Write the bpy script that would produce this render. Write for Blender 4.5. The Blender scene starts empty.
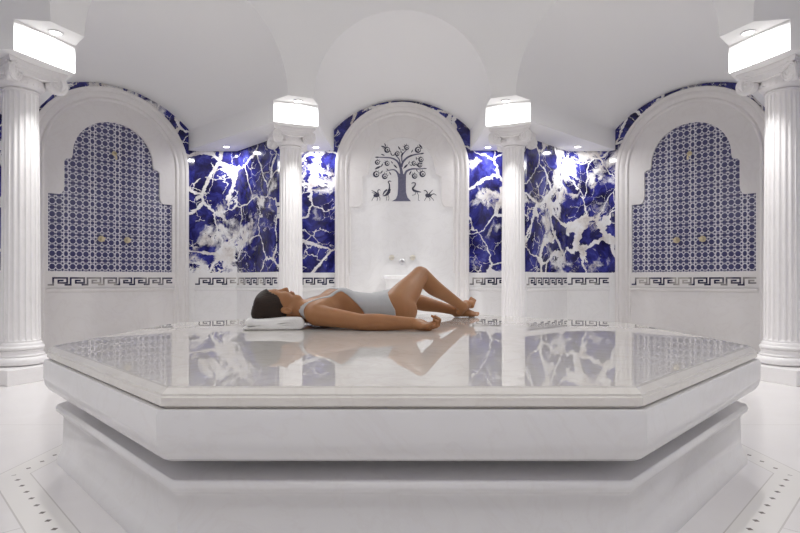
import bpy, bmesh, math, random
import numpy as np
from mathutils import Vector, Matrix

random.seed(4)
C = bpy.context.scene.collection
PI = math.pi
YC = 2.697            # depth of the room's centre
AP = 1.408            # half width of the heated slab
ZS = 0.47             # height of the slab
S2 = math.sqrt(0.5)
S22, C22 = math.sin(PI/8), math.cos(PI/8)

# ---------------------------------------------------------------- materials
class NT:
    def __init__(s, name):
        s.m = bpy.data.materials.new(name); s.m.use_nodes = True
        s.t = s.m.node_tree; s.n = s.t.nodes; s.l = s.t.links
        s.b = s.n['Principled BSDF']
    def node(s, kind, **kw):
        x = s.n.new(kind)
        for k, v in kw.items(): setattr(x, k, v)
        return x
    def put(s, v, sock):
        if hasattr(v, 'is_output'): s.l.new(v, sock)
        else: sock.default_value = v
    def M(s, op, a, b=None, c=None):
        x = s.node('ShaderNodeMath', operation=op)
        for i, v in enumerate((a, b, c)):
            if v is not None: s.put(v, x.inputs[i])
        return x.outputs[0]
    def ramp(s, f, stops):
        r = s.node('ShaderNodeValToRGB'); e = r.color_ramp.elements
        while len(e) < len(stops): e.new(0.5)
        for x, (p, c) in zip(e, stops):
            x.position = p; x.color = (*c, 1) if len(c) == 3 else c
        s.put(f, r.inputs[0]); return r.outputs[0]
    def mix(s, f, a, b):
        x = s.node('ShaderNodeMix', data_type='RGBA')
        s.put(f, x.inputs[0])
        for v, i in ((a, 6), (b, 7)):
            s.put((*v, 1) if isinstance(v, tuple) and len(v) == 3 else v, x.inputs[i])
        return x.outputs[2]
    def noise(s, vec, scale, detail=4, rough=.5, dist=0, out=0):
        x = s.node('ShaderNodeTexNoise')
        x.inputs['Scale'].default_value = scale; x.inputs['Detail'].default_value = detail
        x.inputs['Roughness'].default_value = rough; x.inputs['Distortion'].default_value = dist
        s.l.new(vec, x.inputs['Vector']); return x.outputs[out]
    def objc(s):
        return s.node('ShaderNodeTexCoord').outputs['Object']
    def pos(s):
        return s.node('ShaderNodeNewGeometry').outputs['Position']
    def xyz(s, v):
        x = s.node('ShaderNodeSeparateXYZ'); s.l.new(v, x.inputs[0]); return x.outputs
    def vop(s, op, a, b=None, sc=None):
        x = s.node('ShaderNodeVectorMath', operation=op)
        s.put(a, x.inputs[0])
        if b is not None: s.put(b, x.inputs[1])
        if sc is not None: x.inputs['Scale'].default_value = sc
        return x.outputs[0]
    def bump(s, h, strength, dist=.01):
        x = s.node('ShaderNodeBump'); x.inputs['Strength'].default_value = strength; x.inputs['Distance'].default_value = dist
        s.l.new(h, x.inputs['Height']); s.l.new(x.outputs[0], s.b.inputs['Normal'])
    def done(s, col=None, rough=.5, metal=0, spec=None):
        if col is not None: s.put((*col, 1) if isinstance(col, tuple) and len(col) == 3 else col, s.b.inputs['Base Color'])
        s.put(rough, s.b.inputs['Roughness']); s.b.inputs['Metallic'].default_value = metal
        if spec is not None: s.b.inputs['Specular IOR Level'].default_value = spec
        return s.m

def plain(name, col, rough=.5, metal=0): return NT(name).done(col, rough, metal)

def white_marble(name, base, vein, rough, scale=1.0, amount=.5):
    m = NT(name); p = m.pos()
    n1 = m.noise(p, 1.3*scale, 5, .55, 1.2)
    n2 = m.noise(p, 3.2*scale, 6, .6, 1.8)
    v = m.M('ABSOLUTE', m.M('SUBTRACT', n2, .5))
    veins = m.ramp(v, [(0, (1, 1, 1)), (.035, (0, 0, 0))])
    cl = m.ramp(n1, [(.38, (0, 0, 0)), (.68, (1, 1, 1))])
    f = m.M('MULTIPLY', m.M('ADD', m.M('MULTIPLY', veins, .45), m.M('MULTIPLY', cl, .55)), amount)
    return m.done(m.mix(f, base, vein), rough)

M = {}
M['plaster'] = plain('ceiling_plaster', (.92, .92, .915), .75)
M['white'] = white_marble('white_marble', (.86, .855, .85), (.73, .715, .705), .22, 1.0, .5)
M['column'] = white_marble('column_marble', (.84, .825, .825), (.74, .72, .715), .35, 1.5, .4)
M['niche'] = white_marble('niche_marble', (.80, .78, .765), (.70, .665, .645), .3, .8, .55)
M['slab'] = white_marble('platform_marble', (.80, .795, .80), (.72, .69, .685), .2, .9, .5)
M['slabtop'] = white_marble('polished_platform_top', (.66, .64, .61), (.55, .51, .47), .004, 1.1, .7)
M['slabrim'] = white_marble('platform_rim_marble', (.80, .775, .735), (.70, .66, .61), .12, 1.1, .6)
M['back'] = plain('back_of_house', (.8, .8, .8), .7)
M['brass'] = plain('brushed_brass', (.70, .61, .42), .4, 1)
M['chrome'] = plain('chrome', (.82, .82, .84), .4, 1)
M['dark'] = plain('dark_recess', (.12, .11, .10), .6)
M['ring'] = plain('downlight_ring', (.75, .75, .76), .3, .3)

def blue_marble():
    m = NT('veined_blue_marble'); p = m.objc()
    w = m.vop('SCALE', m.vop('SUBTRACT', m.noise(p, 1.7, 6, .62, .4, 1), (.5, .5, .5)), sc=.40)
    q = m.vop('ADD', p, w)
    def edge(scale):
        v = m.node('ShaderNodeTexVoronoi', feature='DISTANCE_TO_EDGE')
        v.inputs['Scale'].default_value = scale; m.l.new(q, v.inputs['Vector']); return v.outputs[0]
    big = m.ramp(m.noise(q, 1.5, 6, .62, .3), [(.535, (0, 0, 0)), (.59, (1, 1, 1))])
    wn = m.M('ADD', .012, m.M('MULTIPLY', .16, m.M('MAXIMUM', 0, m.M('SUBTRACT', m.noise(p, 1.6, 3), .42))))
    v1 = m.M('LESS_THAN', edge(2.0), wn)
    v2 = m.M('LESS_THAN', edge(6.0), m.M('MULTIPLY', wn, .55))
    crack = m.M('MULTIPLY', v2, m.M('GREATER_THAN', m.noise(p, 2.7, 3), .5))
    white = m.M('MAXIMUM', m.M('MAXIMUM', v1, crack), m.M('MULTIPLY', big, m.M('GREATER_THAN', m.noise(q, 7, 6, .7), .44)))
    blue = m.ramp(m.noise(q, 4.5, 7, .65, .5), [(.30, (.006, .006, .022)), (.45, (.016, .014, .10)), (.57, (.035, .038, .26)), (.74, (.14, .16, .48))])
    wcol = m.ramp(m.noise(p, 5.5, 6, .65), [(.32, (.55, .50, .48)), (.43, (.76, .73, .70)), (.57, (.88, .88, .89)), (.78, (.76, .70, .62))])
    return m.done(m.mix(white, blue, wcol), .1)
M['blue'] = blue_marble()

def tile_material():
    m = NT('blue_white_mosaic_tile'); x, y, z = m.xyz(m.objc())[:3]
    A, B = .0615, .1345
    u = m.M('ADD', m.M('DIVIDE', x, A), 100.0); w = m.M('ADD', m.M('DIVIDE', z, B), 100.0)
    fx = m.M('MULTIPLY', m.M('SUBTRACT', m.M('FRACT', u), .5), A)
    fz = m.M('MULTIPLY', m.M('SUBTRACT', m.M('FRACT', w), .5), B)
    col3 = m.M('LESS_THAN', m.M('MODULO', m.M('FLOOR', u), 4.0), .5)
    ax = m.M('ABSOLUTE', fx); az = m.M('ABSOLUTE', fz)
    def ell(cx, cz, rx, rz, p=2):
        a = m.M('POWER', m.M('DIVIDE', m.M('ABSOLUTE', m.M('SUBTRACT', ax, cx)), rx), p)
        b = m.M('POWER', m.M('DIVIDE', m.M('ABSOLUTE', m.M('SUBTRACT', az, cz)), rz), p)
        return m.M('LESS_THAN', m.M('ADD', a, b), 1.0)
    def orr(*a):
        r = a[0]
        for k in a[1:]: r = m.M('MAXIMUM', r, k)
        return r
    petals = orr(ell(.0, .0, .0255, .029), ell(0, B/2, .024, .021), ell(0, .0405, .020, .004, 4))
    normal = petals
    narrow = orr(ell(0, 0, .018, .027), ell(0, B/2, .0165, .019), ell(0, .0405, .014, .004, 4))
    mids = orr(ell(A/2, .0336, .011, .013, 1.4), ell(A/2, B/2, .006, .012, 1.4), ell(A/2, 0, .004, .007, 1.4))
    mask = m.M('MAXIMUM', mids, m.M('ADD', m.M('MULTIPLY', normal, m.M('SUBTRACT', 1, col3)), m.M('MULTIPLY', narrow, col3)))
    tone = m.mix(m.noise(m.objc(), 6, 2), (.035, .033, .105), (.07, .07, .17))
    return m.done(m.mix(mask, (.66, .65, .70), tone), .22)
M['tile'] = tile_material()

def inlay_material():
    m = NT('meander_inlay_stone'); n = m.noise(m.pos(), 3.3, 2, .5)
    f = m.ramp(n, [(.43, (0, 0, 0)), (.57, (1, 1, 1))])
    return m.done(m.mix(f, (.03, .03, .075), (.50, .47, .44)), .2)
M['inlay'] = inlay_material()

def floor_material():
    m = NT('floor_marble'); p = m.pos(); x, y, z = m.xyz(p)[:3]
    yy = m.M('SUBTRACT', y, YC); ax = m.M('ABSOLUTE', x); ay = m.M('ABSOLUTE', yy)
    sm = m.M('MULTIPLY', m.M('ADD', ax, ay), S2); df = m.M('MULTIPLY', m.M('SUBTRACT', ax, ay), S2)
    sx = m.M('MULTIPLY', x, m.M('SIGN', x)); 
    mx = m.M('MULTIPLY', m.M('MAXIMUM', ax, ay), 1.048); d = m.M('MAXIMUM', mx, sm)      # octagonal distance from the room centre
    diag = m.M('GREATER_THAN', sm, mx)
    along = m.M('ADD', m.M('MULTIPLY', diag, df), m.M('MULTIPLY', m.M('SUBTRACT', 1, diag), m.M('MINIMUM', ax, ay)))
    P = .078
    fa = m.M('MULTIPLY', m.M('SUBTRACT', m.M('FRACT', m.M('ADD', m.M('DIVIDE', along, P), 60.5)), .5), P)
    dd = m.M('SUBTRACT', d, 1.522)
    dot = m.M('LESS_THAN', m.M('ADD', m.M('ABSOLUTE', fa), m.M('ABSOLUTE', dd)), .0105)
    def line(at, w): return m.M('LESS_THAN', m.M('ABSOLUTE', m.M('SUBTRACT', d, at)), w)
    joint = m.M('MAXIMUM', line(1.587, .0025), line(1.475, .002))
    radial = m.M('MULTIPLY', m.M('LESS_THAN', m.M('ABSOLUTE', along), .002), m.M('GREATER_THAN', d, 1.587))
    joint = m.M('MAXIMUM', joint, radial)
    band = m.M('MULTIPLY', m.M('GREATER_THAN', d, 1.475), m.M('LESS_THAN', d, 1.587))
    n1 = m.ramp(m.noise(p, 1.6, 5, .6, 1.2), [(.38, (0, 0, 0)), (.7, (1, 1, 1))])
    c = m.mix(m.M('MULTIPLY', n1, .5), (.82, .80, .795), (.75, .715, .705))
    c = m.mix(band, c, (.82, .80, .775))
    c = m.mix(m.M('MULTIPLY', joint, .55), c, (.42, .39, .37))
    c = m.mix(dot, c, (.17, .15, .14))
    return m.done(c, .13)
M['floor'] = floor_material()

def skin_material():
    m = NT('tanned_skin'); p = m.pos()
    n = m.noise(p, 14, 4, .6)
    m.done(m.mix(n, (.30, .136, .056), (.38, .181, .080)), .52, spec=.35)
    m.b.inputs['Subsurface Weight'].default_value = .12
    m.b.inputs['Subsurface Radius'].default_value = (.02, .008, .004)
    m.b.inputs['Subsurface Scale'].default_value = .5
    return m.m
M['skin'] = skin_material()
def hair_material():
    m = NT('dark_brown_hair'); x = m.vop('MULTIPLY', m.objc(), (6, 90, 40))
    n = m.noise(x, 1.5, 3)
    m.done(m.mix(n, (.008, .004, .0025), (.032, .015, .008)), .5, spec=.3); m.bump(n, .5, .004); return m.m
M['hair'] = hair_material()
def suit_material():
    m = NT('grey_swimsuit_fabric'); n = m.noise(m.pos(), 420, 2)
    m.done(m.mix(n, (.41, .415, .425), (.47, .475, .485)), .62); m.bump(n, .15, .001); return m.m
M['suit'] = suit_material()
M['suit_trim'] = plain('swimsuit_trim', (.16, .16, .17), .6)
M['lip'] = plain('lips_skin', (.42, .155, .12), .4)
M['brow'] = plain('brow_hair', (.05, .028, .018), .6)
def towel_material():
    m = NT('white_towelling'); p = m.pos(); n = m.noise(p, 260, 3, .7)
    m.done((.84, .83, .82), .9); m.bump(n, .6, .004); return m.m
M['towel'] = towel_material()
def mural_mat(name, a, b):
    m = NT(name); return m.done(m.mix(m.noise(m.objc(), 60, 3), a, b), .25)
M['mural_trunk'] = mural_mat('mural_grey_blue', (.09, .09, .15), (.20, .195, .28))
M['mural_dark'] = mural_mat('mural_ink_blue', (.025, .025, .05), (.09, .09, .13))
def lamp_material():
    m = NT('downlight_glow'); m.done((.9, .9, .9), .4)
    m.b.inputs['Emission Color'].default_value = (1, .97, .95, 1); m.b.inputs['Emission Strength'].default_value = 6
    return m.m
M['lamp'] = lamp_material()

# ---------------------------------------------------------------- mesh helpers
class MB:
    def __init__(s): s.v = []; s.f = []; s.mi = []
    def add(s, vs, fs, mi=0):
        o = len(s.v); s.v += [tuple(v) for v in vs]; s.f += [tuple(i+o for i in f) for f in fs]; s.mi += [mi]*len(fs)
    def hexa(s, b, t, mi=0):          # bottom and top rings of the same length
        n = len(b); s.add(list(b)+list(t), [tuple(range(n))[::-1], tuple(range(n, 2*n))] + [(i, (i+1) % n, n+(i+1) % n, n+i) for i in range(n)], mi)
    def box(s, x0, x1, y0, y1, z0, z1, mi=0):
        r = [(x0, y0), (x1, y0), (x1, y1), (x0, y1)]
        s.hexa([(x, y, z0) for x, y in r], [(x, y, z1) for x, y in r], mi)
    def rings(s, rs, mi=0, cap0=False, cap1=False, closed=True):
        n = len(rs[0]); o = len(s.v); s.v += [tuple(v) for r in rs for v in r]; fs = []
        for j in range(len(rs)-1):
            for i in range(n if closed else n-1):
                a, b = o+j*n+i, o+j*n+(i+1) % n; fs.append((a, b, b+n, a+n))
        if cap0: fs.append(tuple(range(o, o+n))[::-1])
        if cap1: fs.append(tuple(range(o+(len(rs)-1)*n, o+len(rs)*n)))
        s.f += fs; s.mi += [mi]*len(fs)
    def lathe(s, prof, seg=48, mi=0, centre=(0, 0, 0), cap=True):
        cx, cy, cz = centre
        s.rings([[(cx+r*math.cos(2*PI*i/seg), cy+r*math.sin(2*PI*i/seg), cz+z) for i in range(seg)] for r, z in prof], mi, cap, cap)
    def tube(s, pts, rad, seg=8, mi=0):
        pts = [Vector(p) for p in pts]; rs = []; n = len(pts)
        rad = rad if isinstance(rad, (list, tuple)) else [rad]*n
        up = Vector((0, 0, 1))
        for i, p in enumerate(pts):
            t = (pts[min(i+1, n-1)]-pts[max(i-1, 0)]).normalized()
            a = t.cross(up)
            if a.length < .05: a = t.cross(Vector((0, 1, 0)))
            a.normalize(); b = t.cross(a)
            rs.append([p + rad[i]*(math.cos(2*PI*k/seg)*a + math.sin(2*PI*k/seg)*b) for k in range(seg)])
        s.rings(rs, mi, True, True)
    def build(s, name, mats, parent=None, smooth=False, bevel=0, fix=True):
        me = bpy.data.meshes.new(name); me.from_pydata(s.v, [], s.f)
        mats = mats if isinstance(mats, (list, tuple)) else [mats]
        for m in mats: me.materials.append(m)
        me.polygons.foreach_set('material_index', s.mi)
        if fix:
            bm = bmesh.new(); bm.from_mesh(me); bmesh.ops.recalc_face_normals(bm, faces=bm.faces); bm.to_mesh(me); bm.free()
        o = bpy.data.objects.new(name, me); C.objects.link(o)
        if parent: o.parent = parent
        if smooth:
            me.polygons.foreach_set('use_smooth', [True]*len(me.polygons))
            if smooth is not True:
                me.update(); bm = bmesh.new(); bm.from_mesh(me)
                for e in bm.edges:
                    if len(e.link_faces) == 2 and e.calc_face_angle(0) > smooth: e.smooth = False
                bm.to_mesh(me); bm.free()
        if bevel:
            b = o.modifiers.new('bevel', 'BEVEL'); b.width = bevel; b.segments = 2; b.limit_method = 'ANGLE'; b.angle_limit = .6
        return o

def tag(o, label, cat, group=None, kind=None):
    o['label'] = label; o['category'] = cat
    if group: o['group'] = group
    if kind: o['kind'] = kind
    return o
def thing(name, label, cat, loc=(0, 0, 0), rz=0, group=None, kind='thing'):
    o = bpy.data.objects.new(name, None); C.objects.link(o); o.location = loc; o.rotation_euler = (0, 0, rz)
    o.empty_display_size = .1
    return tag(o, label, cat, group, kind)
def struct(o): o['kind'] = 'structure'; return o
def dup(root, loc, rz, label):
    r = root.copy(); C.objects.link(r); r.location = loc; r.rotation_euler = (0, 0, rz); r['label'] = label
    for ch in list(root.children):
        c = ch.copy(); C.objects.link(c); c.parent = r
        for g in ch.children:
            d = g.copy(); C.objects.link(d); d.parent = c
    return r

def octa(a, z, yc=YC):
    b = a*math.tan(PI/8)
    return [(x, yc+y, z) for x, y in ((-b, -a), (b, -a), (a, -b), (a, b), (b, a), (-b, a), (-a, b), (-a, -b))]

# ---------------------------------------------------------------- floor, walls
mb = MB(); mb.rings([octa(5.2, -.08), octa(5.2, 0)], 0, True, True)
struct(mb.build('floor', M['floor']))

AC, AD = 3.763, 4.476      # distance of the straight and of the diagonal walls from the room centre
def RW(p, k):              # rotate a point (relative to the centre, k quarter turns) and shift
    c, s = [(1, 0), (0, 1), (-1, 0), (0, -1)][k % 4]
    return (p[0]*c-p[1]*s, p[0]*s+p[1]*c+YC)
def facet(mb, p, q, z0, z1, mi, k=0, t=.06):
    """a wall slab from p to q (relative to the centre, going left, room on the left hand), thickness outwards"""
    d = Vector((q[0]-p[0], q[1]-p[1])); d.normalize(); n = Vector((d.y, -d.x))
    ring = [p, q, (q[0]+n.x*t, q[1]+n.y*t), (p[0]+n.x*t, p[1]+n.y*t)]
    r = [RW(a, k) for a in ring]
    mb.hexa([(x, y, z0) for x, y in r], [(x, y, z1) for x, y in r], mi)
ZM, ZT = .825, 2.33
def mirror_diag(p): return (-p[1], -p[0])
E = (-1.35, 3.14); P2 = (-2.01, 3.80); P1 = (-2.525, 3.80)
E2, P22, P12 = mirror_diag(E), mirror_diag(P2), mirror_diag(P1)
names = ['back', 'left', 'front', 'right']
dnames = ['back_left', 'front_left', 'front_right', 'back_right']
for k in range(4):
    mb = MB()
    for z0, z1, mi in ((0, ZM, 0), (ZM, ZT, 1)):
        facet(mb, (1.25, AC), (-1.25, AC), z0, 3.0 if z0 else z1, mi, k)
    struct(mb.build('wall_'+names[k], [M['white'], M['blue']]))
    mb = MB()
    for z0, z1, mi in ((0, ZM, 0), (ZM, ZT, 1)):
        for p, q in ((E, P2), (P2, P1), (P12, P22), (P22, E2)):
            facet(mb, p, q, z0, z1, mi, k, .05)
        facet(mb, P1, P12, z0, 3.0 if z0 else z1, mi, k, .05)
        # the pier ends beside the columns
        facet(mb, (-1.25, AC), E, z0, z1, mi, k, .02); facet(mb, E2, (-AC, 1.25), z0, z1, mi, k, .02)
    struct(mb.build('wall_'+dnames[k], [M['white'], M['blue']]))

# Greek key, in local (x along wall, z up), front face at y = -y0
def meander(mb, x0, x1, zb, h, y0, th=.017, L=.150):
    n = max(1, round((x1-x0)/L)); L = (x1-x0)/n
    def bar(ax, az, bx, bz):
        a0, a1 = sorted((ax, bx)); b0, b1 = sorted((az, bz))
        a0, a1 = max(a0-th/2, x0), min(a1+th/2, x1)
        if a1 > a0: mb.box(a0, a1, -y0-.0012, -y0+.001, b0-th/2, b1+th/2)
    H = h-th; z = zb+th/2
    for i in range(n):
        X = x0+i*L
        P = [(0, 0), (.30, 0), (.30, 1), (1.10, 1), (1.10, .27), (.60, .27), (.60, .63), (.84, .63)]
        for (a, b), (c, d) in zip(P[:-1], P[1:]): bar(X+a*L, z+b*H, X+c*L, z+d*H)

# ---------------------------------------------------------------- friezes on the wall facets
def frieze(p, q, k, i, trimends=(0, 0)):
    a, b = RW(p, k), RW(q, k)                    # p is the right-hand end seen from the room, q the left-hand end
    v = Vector((a[0]-b[0], a[1]-b[1])); L = v.length
    ang = math.atan2(v.y, v.x)
    mb = MB()
    mb.box(trimends[0], L-trimends[1], -.012, .004, .655, ZM)
    prof = [(.004, .652), (-.030, .650), (-.034, .640), (-.026, .625), (-.014, .612), (.004, .605)]
    mb.rings([[(x, y, z) for y, z in prof] for x in (trimends[0], L-trimends[1])], 0, True, True)
    o = struct(mb.build('trim_%d' % i, M['white'])); o.location = (b[0], b[1], 0); o.rotation_euler = (0, 0, ang)
    m2 = MB(); meander(m2, trimends[0]+.008, L-trimends[1]-.008, .677, .088, .012)
    m2.build('meander_inlay', M['inlay'], o)
ti = 1
for p, q, k, te in (((-.81, AC), (-1.25, AC), 0, (0, 0)), ((1.25, AC), (.81, AC), 0, (0, 0)),
                (E, P2, 0, (.012, 0)), (P2, P1, 0, (0, 0)), (P22, E2, 3, (0, .012)), (P12, P22, 3, (0, 0))):
    frieze(p, q, k, ti, te); ti += 1

# ---------------------------------------------------------------- ceiling: dome, eight vaults, soffits and impost blocks
YR = 2.797            # centre of the ring of columns and of the dome
WB, RD, HS, HB = .865, 2.564, 2.51, 2.305
DP = math.sqrt(RD*RD-WB*WB)
FY = 2.65
mb = MB()
NT_ = 28
xs = [-WB*math.cos(PI*i/NT_) for i in range(NT_+1)]
def place(k, x, y, z):      # bay frame -> world; bay k looks along angle 90 + 45k degrees
    a = k*PI/4; c, s = math.cos(a), math.sin(a)
    return (x*c-y*s, x*s+y*c+YR, z)
def bay(k):                 # distance and sideways shift of the wall as seen from the ring centre, rise of its arch
    a = k*PI/4
    return (AC if k % 2 == 0 else AD)+(YC-YR)*math.cos(a)+.04, (YC-YR)*math.sin(a), (.345 if k % 2 == 0 else .31)
for k in range(8):
    A, LO, rise = bay(k)
    # dome sector
    phis = [-PI/8, -PI/8*.94] + [math.atan2(x, DP) for x in xs] + [PI/8*.94, PI/8]
    cols = []
    for ph in phis:
        v = DP/(RD*math.cos(ph)); e0 = math.acos(v) if v < 1 else 0
        col = []
        for j in range(25):
            e = e0+(PI/2-.002-e0)*j/24
            col.append(place(k, RD*math.cos(e)*math.sin(ph), RD*math.cos(e)*math.cos(ph), HS+RD*math.sin(e)))
        cols.append(col)
    mb.rings([list(c) for c in zip(*cols)], 0, False, False, closed=False)
    # vault from the arch back to the wall
    wb = .824; Rb = (wb*wb+rise*rise)/(2*rise)
    rows = []
    for j in range(9):
        t = j/8; y = DP+(A-DP)*t; row = []
        for i, x in enumerate(xs):
            zf = HS+math.sqrt(max(0, WB*WB-x*x))
            xb = x*wb/WB; zb = 2.55+math.sqrt(Rb*Rb-xb*xb)-(Rb-rise)
            row.append(place(k, x+(xb+LO-x)*t, y, zf+(zb-zf)*t))
        rows.append(row)
    mb.rings(rows, 0, False, False, closed=False)
    # cheeks below the springing
    for s in (-1, 1):
        tt = (FY-DP)/(A-DP)
        xa = s*WB+(s*wb+LO-s*WB)*tt; za = HS+(.04)*tt
        q = [place(k, xa, FY, HB), place(k, s*wb+LO, A, HB), place(k, s*wb+LO, A, 2.55), place(k, xa, FY, za), ]
        mb.add(q, [(0, 1, 2, 3)])
    # impost block face, overhang and soffit between this bay and the next
    a = k; b = k+1; A2, LO2, _ = bay(b % 8)
    ta, tb = (FY-DP)/(A-DP), (FY-DP)/(A2-DP)
    xa, xb_ = -WB+(LO-wb+WB)*ta, WB+(LO2+wb-WB)*tb
    fa, fb = place(a, xa, FY, HB), place(b, xb_, FY, HB)
    fa2, fb2 = place(a, xa, FY, HS+.04*ta), place(b, xb_, FY, HS+.04*tb)
    mb.add([fa, fb, fb2, fa2], [(0, 1, 2, 3)])
    mb.add([fa2, fb2, place(b, WB, DP, HS), place(a, -WB, DP, HS)], [(0, 1, 2, 3)])
    mb.add([fa, place(a, LO-wb, A-.04, HB), place(a, LO-wb, A+.3, HB), place(b, wb+LO2, A2+.3, HB), place(b, wb+LO2, A2-.04, HB), fb], [(0, 1, 2, 3, 4, 5)])
ceil = struct(mb.build('ceiling', M['plaster'], smooth=.5))

# ---------------------------------------------------------------- heated marble platform
plat = thing('marble_platform', 'large octagonal polished white marble platform in the middle of the floor', 'platform', (0, 0, 0))
def octprof(mb, prof, caps=(True, True)):
    mb.rings([octa(AP+d, z) for d, z in prof], 0, *caps)
mb = MB(); octprof(mb, [(-.03, .0), (-.03, .02), (-.042, .05), (-.05, .08), (-.052, .185), (-.04, .2), (-.03, .208), (-.027, .222), (-.034, .236), (-.045, .240), (-.3, .241)])
mb.build('lower_block', M['slab'], plat, smooth=.7)
mb = MB(); octprof(mb, [(-.3, .240), (-.19, .2405), (-.188, .266), (-.09, .276), (-.028, .284), (-.006, .297), (.006, .318), (.011, .345), (.012, .405), (.006, .418), (-.2, .4185)])
mb.build('upper_block', M['slab'], plat, smooth=.7)
mb = MB(); octprof(mb, [(-.2, .418), (-.012, .4185), (-.012, .424), (0, .426), (0, .446), (-.004, .4495), (-.004, .455), (-.018, .467)], (True, False))
mb.build('rim', M['slabrim'], plat, smooth=.5)
mb = MB(); octprof(mb, [(-.2, .45), (-.018, .452), (-.018, .467), (-.022, ZS)])
mb.build('polished_top', M['slabtop'], plat)

# ---------------------------------------------------------------- columns
RC = 3.075
def make_column():
    t = thing('fluted_column', '', 'column', group='fluted marble columns')
    mb = MB(); mb.hexa([(x*.238, y*.238, 0) for x, y in ((-1, -1), (1, -1), (1, 1), (-1, 1))], [(x*.238, y*.238, .108) for x, y in ((-1, -1), (1, -1), (1, 1), (-1, 1))])
    mb.build('plinth', M['column'], t, bevel=.004)
    mb = MB()
    def torus(z0, z1, r0, n=8): return [(r0+(z1-z0)/2*math.cos(-PI/2+PI*i/n), (z0+z1)/2+(z1-z0)/2*math.sin(-PI/2+PI*i/n)) for i in range(n+1)]
    prof = [(.14, .108)] + torus(.11, .172, .145) + [(.152, .176), (.152, .184), (.140, .192), (.136, .204), (.142, .216), (.148, .219)] + torus(.222, .25, .136, 6) + [(.134, .254), (.134, .266), (.127, .275), (.12, .278)]
    mb.lathe(prof, 56); mb.build('base', M['column'], t, smooth=.9)
    mb = MB(); NF, NP = 20, 10; r0, r1 = .124, .112
    def ring(R, depth, z):
        out = []
        for f in range(NF):
            for i in range(NP):
                u = i/NP; a = 2*PI*(f+u)/NF
                if u < .2: d = 0
                else: w = (u-.2)/.8*2-1; d = depth*math.sqrt(max(0, 1-w*w))
                out.append(((R-d)*math.cos(a), (R-d)*math.sin(a), z))
        return out
    H0, H1 = .276, 2.125
    rs = [ring(r0, 0, H0), ring(r0, 0, H0+.012), ring(r0, .006, H0+.018), ring(r0, .011, H0+.035)]
    for j in range(1, 9):
        s = j/9; rs.append(ring(r0+(r1-r0)*s**1.4, .011, H0+.03+(H1-.06-H0)*s))
    rs += [ring(r1, .010, H1-.035), ring(r1, .004, H1-.018), ring(r1, 0, H1-.012), ring(r1, 0, H1)]
    mb.rings(rs, 0, True, True); mb.build('shaft', M['column'], t, smooth=.5)
    # Ionic capital with a scroll at every corner
    mb = MB()
    mb.lathe([(.110, 2.118), (.119, 2.120), (.122, 2.128), (.116, 2.134), (.112, 2.138)] + [(.118+.036*math.sin(i/8*PI*.62), 2.138+.06*i/8) for i in range(9)] + [(.145, 2.23), (.145, 2.275)], 48)
    cap = mb.build('capital', M['column'], t, smooth=.8)
    mb = MB()
    for r in range(24):
        a = 2*PI*r/24
        mb.lathe([(.002, -.016), (.009, -.011), (.012, 0), (.009, .011), (.002, .016)], 8, centre=(.145*math.cos(a), .145*math.sin(a), 2.178))
    mb.build('egg_moulding', M['column'], cap, smooth=True)
    # abacus, hollow sided
    HW, SAG = .215, .034
    def ab(s, z):
        out = []
        for k in range(4):
            for i in range(10):
                u = -1+2*i/10; x = u*HW*s*.985; y = -(HW-SAG*(1-u*u))*s
                c, sn = [(1, 0), (0, 1), (-1, 0), (0, -1)][k]; out.append((x*c-y*sn, x*sn+y*c, z))
        return out
    mb = MB(); mb.rings([ab(.93, 2.268), ab(.94, 2.274), ab(.985, 2.284), ab(1.0, 2.288), ab(1.0, 2.3045)], 0, True, True)
    mb.build('abacus', M['column'], cap, smooth=.6)
    # channel band between the scrolls, one per face
    for k in range(4):
        c, sn = [(1, 0), (0, 1), (-1, 0), (0, -1)][k]
        rot = lambda x, y, z: (x*c-y*sn, x*sn+y*c, z)
        mb = MB(); rows = []
        for i in range(15):
            u = -1+2*i/14; x = u*.150; y = -(.190-.026*(1-u*u))
            zt = 2.270; zl = 2.230-.018*(1-u*u)
            rows.append([rot(x, y+.05, zl), rot(x, y-.002, zl), rot(x, y-.008, zl+.004), rot(x, y-.002, zl+.009), rot(x, y, zt-.01), rot(x, y-.006, zt-.006), rot(x, y-.006, zt), rot(x, y+.05, zt)])
        mb.rings(rows, 0, True, True); mb.build('channel_band', M['column'], cap, smooth=.6)
        for s in (-1, 1):
            mb = MB(); cx, cz = s*.156, 2.207; ang = s*.40
            def P(px, pz, out):     # a point in the plane of the scroll
                x = cx+px*math.cos(ang); y = -.192-px*math.sin(ang)-out
                return rot(x, y, cz+pz)
            R0 = .066
            mb.rings([[P(R0*.97*math.cos(2*PI*i/28), R0*.97*math.sin(2*PI*i/28), o) for i in range(28)] for o in (-.045, 0.0)], 0, True, True)
            pts = []; rad = []
            for i in range(64):
                th = PI/2 - s*(-1)*i/64*4.6*PI*1.0
                r = R0*(1-.86*i/64); pts.append(P(r*math.cos(th), r*math.sin(th), .001)); rad.append(.0075*(1-.55*i/64))
            mb.tube(pts, rad, 8)
            mb.rings([[P(.011*q*math.cos(2*PI*i/12), .011*q*math.sin(2*PI*i/12), o) for i in range(12)] for q, o in ((1, 0), (1, .006), (.6, .010))], 0, False, True)
            mb.build('volute', M['column'], cap, smooth=.7)
    return t
def ringpos(j, r):    # j = azimuth from straight back, in 22.5 degree steps, left positive
    a = j*PI/8; return (-r*math.sin(a), YR+r*math.cos(a), 0)
def ringrot(j): return j*PI/8          # the local -y side faces the room centre
col = make_column()
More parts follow.
